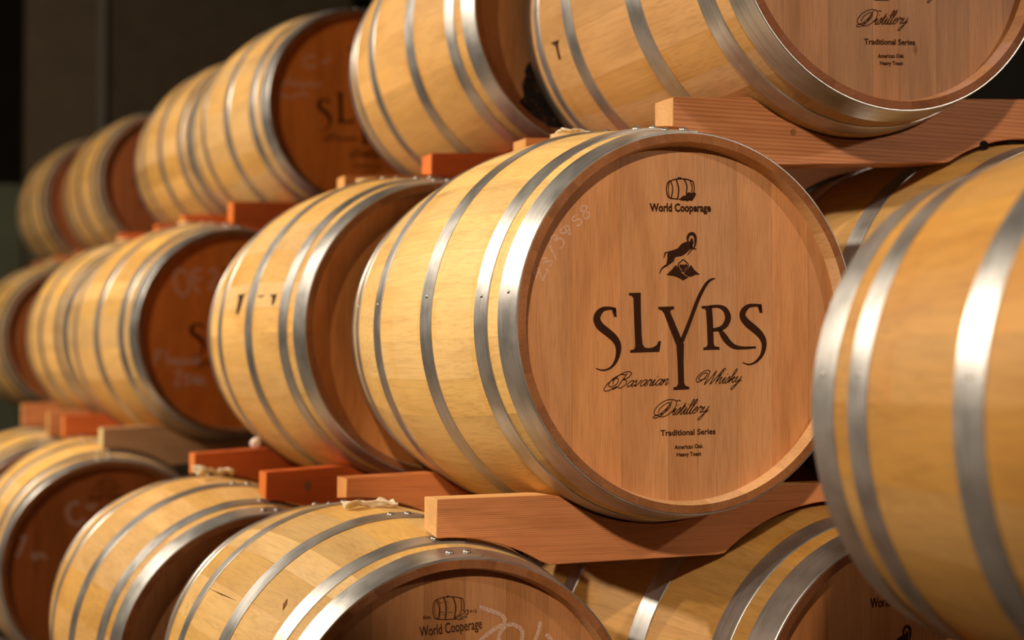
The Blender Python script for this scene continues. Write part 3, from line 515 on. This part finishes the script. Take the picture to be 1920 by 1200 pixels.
# ------------------------------------------------------------------ rack beams, notched over and under the barrels
POS = {'M1': (0, 0, 0, 0, 1), 'M2': (-.082, .868, .007, .018, 1.021), 'M3': (-.197, 2.286, .029, .113, 1), 'M4': (-.283, 3.15, .039, .056, 1), 'M5': (-.363, 4.653, .05, .1, 1),
 'U1': (.365, -.018, .644, -.019, 1.027), 'U2': (.262, .864, .675, .018, 1), 'U3': (.148, 2.221, .676, .072, .98), 'U4': (.1, 3.08, .688, .07, .985), 'U5': (0, 4.499, .699, .07, 1), 'U6': (-.125, 5.4, .701, .07, 1),
 'L1': (-.353, .05, -.629, .016, .971), 'L2': (-.438, .916, -.647, .035, .997), 'L3': (-.541, 2.295, -.62, .001, 1.007), 'L4': (-.6, 3.17, -.62, .05, 1), 'D1': (.357, -.048, -.625, .08, 1.022), 'R1': (.742, -.067, .008, -.023, 1), 'N': (.182, -1.367, -.116, .106, .95)}
def surf_z(bn, x, y, gap):
    """half height of a barrel's surface above its axis at a plan position"""
    x0, y0, z0, yaw, sc_ = POS[bn]; c, s_ = math.cos(yaw), math.sin(yaw)
    t = -(x-x0)*s_+(y-y0)*c; d = (x-x0)*c+(y-y0)*s_
    if t < -.012 or t > BL*sc_+.012: return None
    q = (rad(min(max(t/sc_, 0), BL))*sc_+gap)**2-d*d
    return (z0, math.sqrt(q)) if q > 0 else None
def beam(xl, xr, y0, th, zt, h, tilt, uppers, lowers, lab, col=(1, 1, 1), mat=None, pale_top=False):
    root_x = xl
    def ztop(x): return zt+(x-xl)*math.tan(R(tilt))
    v = []; f = []; n = 90
    xs = sorted(set([xl+(xr-xl)*i/n for i in range(n+1)]))
    def prof(y):
        top, bot = [], []
        for x in xs:
            a = ztop(x); b_ = a-h
            for u in uppers:
                c = surf_z(u, x, y, .004)
                if c: a = min(a, c[0]-c[1])
            for u in lowers:
                c = surf_z(u, x, y, .0095)
                if c: b_ = max(b_, c[0]+c[1])
            a = max(a, b_+.006)
            top.append(a); bot.append(b_)
        return top, bot
    pf, pb = prof(y0), prof(y0+th)
    zmid = zt-h/2
    for x, a, b_, a2, b2 in zip(xs, pf[0], pf[1], pb[0], pb[1]):
        v += [(x-xl, 0, a-zmid), (x-xl, th, a2-zmid), (x-xl, th, b2-zmid), (x-xl, 0, b_-zmid)]
    for i in range(len(xs)-1):
        p = 4*i
        for k in range(4): f.append((p+k, p+(k+1) % 4, p+4+(k+1) % 4, p+4+k))
    f += [(0, 1, 2, 3), tuple(4*(len(xs)-1)+k for k in (3, 2, 1, 0))]
    me = fixn(mesh('barrel_cradle', v, f, angle=.35))
    me.materials.append(mat or M_BEAM); me.materials.append(M_SAWN)
    for p in me.polygons:
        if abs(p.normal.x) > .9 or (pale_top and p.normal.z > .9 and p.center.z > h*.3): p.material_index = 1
    o = link('barrel_cradle', me, None, None, (xl, y0, zmid), col=(.52*col[0], .232*col[1], .10*col[2]))
    bv = o.modifiers.new('edge', 'BEVEL'); bv.width = .0012; bv.segments = 1; bv.limit_method = 'ANGLE'; bv.angle_limit = R(40)
    label(o, lab, 'cradle', 'wooden cradle beams between the barrel rows')
    return o
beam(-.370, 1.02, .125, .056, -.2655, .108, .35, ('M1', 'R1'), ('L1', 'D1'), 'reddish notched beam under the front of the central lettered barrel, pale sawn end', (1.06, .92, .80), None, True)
beam(-.372, 1.02, .600, .06, -.2655, .108, 1.5, ('M1', 'R1'), ('L1', 'D1'), 'reddish beam under the back of the central lettered barrel, beside a cream cloth', (1.02, .74, .5))
beam(-.424, .55, .995, .06, -.279, .108, 3.0, ('M2',), ('L2',), 'dark red beam with a knot, under the front of the second middle-row barrel', (1.05, .42, .14))
beam(-.476, .50, 1.475, .06, -.266, .108, 3.0, ('M2',), ('L2',), 'dark red beam under the back of the second middle-row barrel, cloth before it', (1.05, .5, .24))
beam(-.556, .40, 2.41, .075, -.243, .115, 2.5, ('M3',), ('L3',), 'pale tan beam under the chalk-marked middle-row barrel', (1.0, 1.25, 1.5))
beam(-.608, .35, 2.89, .06, -.222, .108, 2.5, ('M3',), ('L3',), 'small red-brown beam just behind the pale tan one', (1.05, .5, .24))
beam(-.614, .35, 3.29, .06, -.218, .108, 2.5, ('M4',), ('L4',), 'red-brown beam end second behind the pale tan beam', (1, .8, .65))
beam(-.656, .30, 3.77, .06, -.204, .108, 2.0, ('M4',), ('L4',), 'farthest red-brown beam end of the lower beams, at the left photo edge', (.95, .75, .6))
beam(.032, 1.12, .125, .062, .368, .112, 3.35, ('U1',), ('M1', 'R1'), 'long reddish beam under the upper right barrel, knot and pale left end', (.86, .76, .7), M_BEAM2)
beam(-.026, 1.10, .600, .06, .362, .108, 3.3, ('U1',), ('M1', 'R1'), 'red beam end peeking over the top of the central barrel, under the upper right barrel', (.9, .7, .5))
beam(-.078, .75, .985, .062, .379, .112, 3.3, ('U2',), ('M2',), 'dark red beam under the front of the top centre barrel', (1.02, .42, .16))
beam(-.125, .70, 1.475, .06, .385, .108, 3.0, ('U2',), ('M2',), 'red beam end over the top of the second middle-row barrel', (1, .8, .6))
beam(-.206, .60, 2.34, .062, .404, .108, 2.0, ('U3',), ('M3',), 'dark red beam under the upper-row barrel with faint chalk note', (1.02, .42, .16))
beam(-.255, .55, 2.83, .06, .408, .108, 2.0, ('U3',), ('M3',), 'small dark red beam under the back of the upper-row barrel with faint chalk note', (1.02, .42, .16))
beam(-.275, .55, 3.21, .06, .410, .108, 2.0, ('U4',), ('M4',), 'dark red beam under the half hidden upper-row barrel', (1.02, .42, .16))
beam(-.33, .5, 3.69, .06, .413, .108, 2.0, ('U4',), ('M4',), 'farther dark red beam under the half hidden upper-row barrel', (1.02, .42, .16))
beam(-.37, .45, 4.685, .06, .415, .108, 2.0, ('U5',), ('M5',), 'red-brown beam under the front of the second barrel from the upper left', (.9, .7, .5))
beam(-.42, .45, 5.12, .06, .418, .108, 2.0, ('U5',), ('M5',), 'red-brown beam under the back of the second barrel from the upper left', (.9, .7, .5))
beam(-.46, .4, 5.52, .06, .420, .108, 2.0, ('U6',), (), 'farthest red-brown beam, under the leftmost upper-row barrel', (.9, .7, .5))

def beam_spot(o, name, x, z, rx, rz, mat):
    v = [(x-o.location.x, -.0006, z-o.location.z)]; k = 16
    for i in range(k):
        a = 2*math.pi*i/k; q = 1+.18*noise.noise(Vector((i*1.7, x*9, 2)))
        v.append((v[0][0]+rx*q*math.cos(a), -.0006, v[0][2]+rz*q*math.sin(a)))
    me = mesh(name, v, [(0, 1+(i+1) % k, 1+i) for i in range(k)], smooth=False); link(name, fixn(me), mat, o)
cr = {o['label']: o for o in COL.objects if o.name.startswith('barrel_cradle')}
o = next(v for k, v in cr.items() if k.startswith('long reddish beam'))
beam_spot(o, 'knot', .258, .3235, .0055, .006, M_KNOT); beam_spot(o, 'bolt_hole', .650, .3225, .0105, .0085, M_BLACK0)
o = next(v for k, v in cr.items() if k.startswith('dark red beam with a knot'))
beam_spot(o, 'knot', -.338, -.308, .007, .011, M_KNOT)

# ------------------------------------------------------------------ cloths and scraps
def cloth(lab, loc, length, width, rotz, seed, amp=.006, roll=.0):
    rnd = random.Random(seed); nx, ny = 36, 10; v = []; f = []
    for i in range(nx+1):
        u = i/nx
        for j in range(ny+1):
            w_ = j/ny-.5
            tw = roll*math.sin(u*3.1+.4)
            p = Vector((u*3.1+seed*7.3, w_*3+seed, 0))
            h = amp*(1.6*noise.noise(p*.8)+.7*noise.noise(p*1.9))
            q = w_*width*(1-.35*math.sin(u*math.pi)**2+.3*noise.noise(Vector((u*4, seed, 3))))
            y = q*math.cos(tw); z = abs(q*math.sin(tw))+h+.006+.004*math.exp(-((u-.8)/.14)**2)
            v.append(((u-.5)*length+.004*noise.noise(p*3), y+.006*noise.noise(Vector((u*3, 9, seed))), z))
    for i in range(nx):
        for j in range(ny):
            a = i*(ny+1)+j; f.append((a, a+1, a+ny+2, a+ny+1))
    me = mesh('bung_cloth', v, f, angle=1.2)
    o = link('bung_cloth', me, M_CLOTH, None, loc, (0, 0, rotz)); s_ = o.modifiers.new('thick', 'SOLIDIFY'); s_.thickness = .0028
    o.modifiers.new('soft', 'SUBSURF').levels = 1
    label(o, lab, 'cloth', 'cloth strips by the bung holes'); return o
cloth('cream cloth strip lying by the round wooden bung on top of the central barrel', (-.020, .372, .3325), .085, .026, .25, 3, .004, roll=.3)
cloth('cream twisted cloth on the nearest bottom-row barrel, before a red beam', (-.372, .455, -.3085), .090, .036, -.05, 5, .007, roll=.6)
cloth('beige cloth tuft on top of the second bottom-row barrel', (-.462, 1.33, -.311), .085, .045, .2, 8, .012, roll=1.0)
bm = bmesh.new(); bmesh.ops.create_icosphere(bm, subdivisions=3, radius=.013)
for q in bm.verts: q.co *= 1+.22*noise.noise(q.co*120)
me = bpy.data.meshes.new('paper_scrap'); bm.to_mesh(me); bm.free(); me.polygons.foreach_set('use_smooth', [True]*len(me.polygons))
label(link('paper_scrap', me, plain('white_scrap', (.9, .8, .72), .9), None, (-.328, 1.50, -.246)), 'small white crumpled scrap on the dark red beam beside the second middle-row barrel', 'scrap')

# trestle that carries the near barrel (under the lower edge of the photograph)
x0, y0, z0, yaw, s_ = POS['N']
tr = bpy.data.objects.new('barrel_trestle', None); COL.objects.link(tr); tr.location = (x0, y0+.40, -.984); tr.empty_display_size = .1
label(tr, 'low wooden trestle under the blurred near barrel, below the lower photo edge', 'trestle')
for yy in (y0+.14, y0+.60):
    xc = x0-math.sin(yaw)*(yy-y0); bm = bmesh.new(); n = 24; top = []
    for i in range(n+1):
        x = xc-.2+.4*i/n; q = surf_z('N', x, yy+.03, .006); z = -.36
        if q: z = min(z, min(q[0]-q[1], (surf_z('N', x, yy, .006) or q)[0]-(surf_z('N', x, yy, .006) or q)[1], (surf_z('N', x, yy+.06, .006) or q)[0]-(surf_z('N', x, yy+.06, .006) or q)[1]))
        top.append((x, z))
    v = [(x-tr.location.x, yy-tr.location.y, z+.984) for x, z in top]+[(x-tr.location.x, yy-tr.location.y, -.50+.984) for x, z in top]
    v += [(a, b_+.06, c) for a, b_, c in v]; m_ = n+1; f = []
    for i in range(n): f += [(i, i+1, m_+i+1, m_+i), (2*m_+i+1, 2*m_+i, 3*m_+i, 3*m_+i+1), (i+1, i, 2*m_+i, 2*m_+i+1), (m_+i, m_+i+1, 3*m_+i+1, 3*m_+i)]
    f += [(0, m_, 3*m_, 2*m_), (m_-1, 2*m_+m_-1, 4*m_-1, 2*m_-1)]
    bm.free(); link('saddle', fixn(mesh('saddle', v, f, angle=.35)), M_BEAM, tr, col=(.52, .22, .09))
    for sx in (-.17, .17):
        px, py = xc+sx-tr.location.x, yy+.03-tr.location.y
        v = [(px+a*.03, py+b_*.03, c) for c in (0, .484) for a, b_ in ((-1, -1), (1, -1), (1, 1), (-1, 1))]
        link('post', fixn(mesh('post', v, [(0, 1, 2, 3), (4, 5, 6, 7), (0, 1, 5, 4), (1, 2, 6, 5), (2, 3, 7, 6), (3, 0, 4, 7)], smooth=False)), M_BEAM, tr, col=(.52, .22, .09))

# ------------------------------------------------------------------ setting
def box(name, a, b_, mat, structure=True):
    x0, y0, z0 = a; x1, y1, z1 = b_
    v = [(x, y, z) for z in (z0, z1) for y in (y0, y1) for x in (x0, x1)]
    o = link(name, fixn(mesh(name, v, [(0, 1, 3, 2), (4, 5, 7, 6), (0, 1, 5, 4), (2, 3, 7, 6), (0, 2, 6, 4), (1, 3, 7, 5)], smooth=False)), mat)
    if structure: o['kind'] = 'structure'
    return o
FZ = -.984
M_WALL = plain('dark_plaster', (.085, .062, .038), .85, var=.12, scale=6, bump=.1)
M_WALL2 = plain('dark_post_paint', (.105, .08, .05), .8, var=.1, scale=6)
M_GREEN = plain('green_grey_panel', (.11, .115, .075), .8, var=.1, scale=5)
M_LIGHT = plain('painted_edge_light', (.17, .15, .13), .7, var=.1, scale=6)  # lighter colour stands in for light caught by the post's edge
M_FLOOR = plain('concrete_floor', (.13, .10, .075), .55, var=.15, scale=3, bump=.05)
M_PALE = plain('grey_plaster', (.07, .062, .055), .85, var=.08, scale=3)
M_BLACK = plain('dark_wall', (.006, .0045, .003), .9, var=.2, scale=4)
box('floor', (-9, -9, FZ-.15), (4.2, 9.4, FZ), M_FLOOR)
box('wall_back', (-9, 9.0, FZ), (4.2, 9.2, 4.2), M_WALL)
box('wall_left', (-4.3, -9, FZ), (-4.1, 9.0, 4.2), M_PALE)
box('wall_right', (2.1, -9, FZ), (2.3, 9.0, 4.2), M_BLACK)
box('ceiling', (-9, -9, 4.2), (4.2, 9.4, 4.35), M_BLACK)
box('trim_1', (-.22, 8.93, FZ), (.29, 9.0, 4.2), M_WALL2)
box('painted_lit_edge', (.27, 8.90, FZ), (.31, 9.0, 4.2), M_LIGHT)  # added strip: the lit edge of the post, put into its colour
box('door_1', (-1.6, 8.96, FZ), (-.22, 9.0, 4.2), M_BLACK)  # solid black box; the darkness of an opening is put into its colour
box('trim_3', (-1.5, 8.90, FZ), (-.235, 8.96, 1.15), M_GREEN)
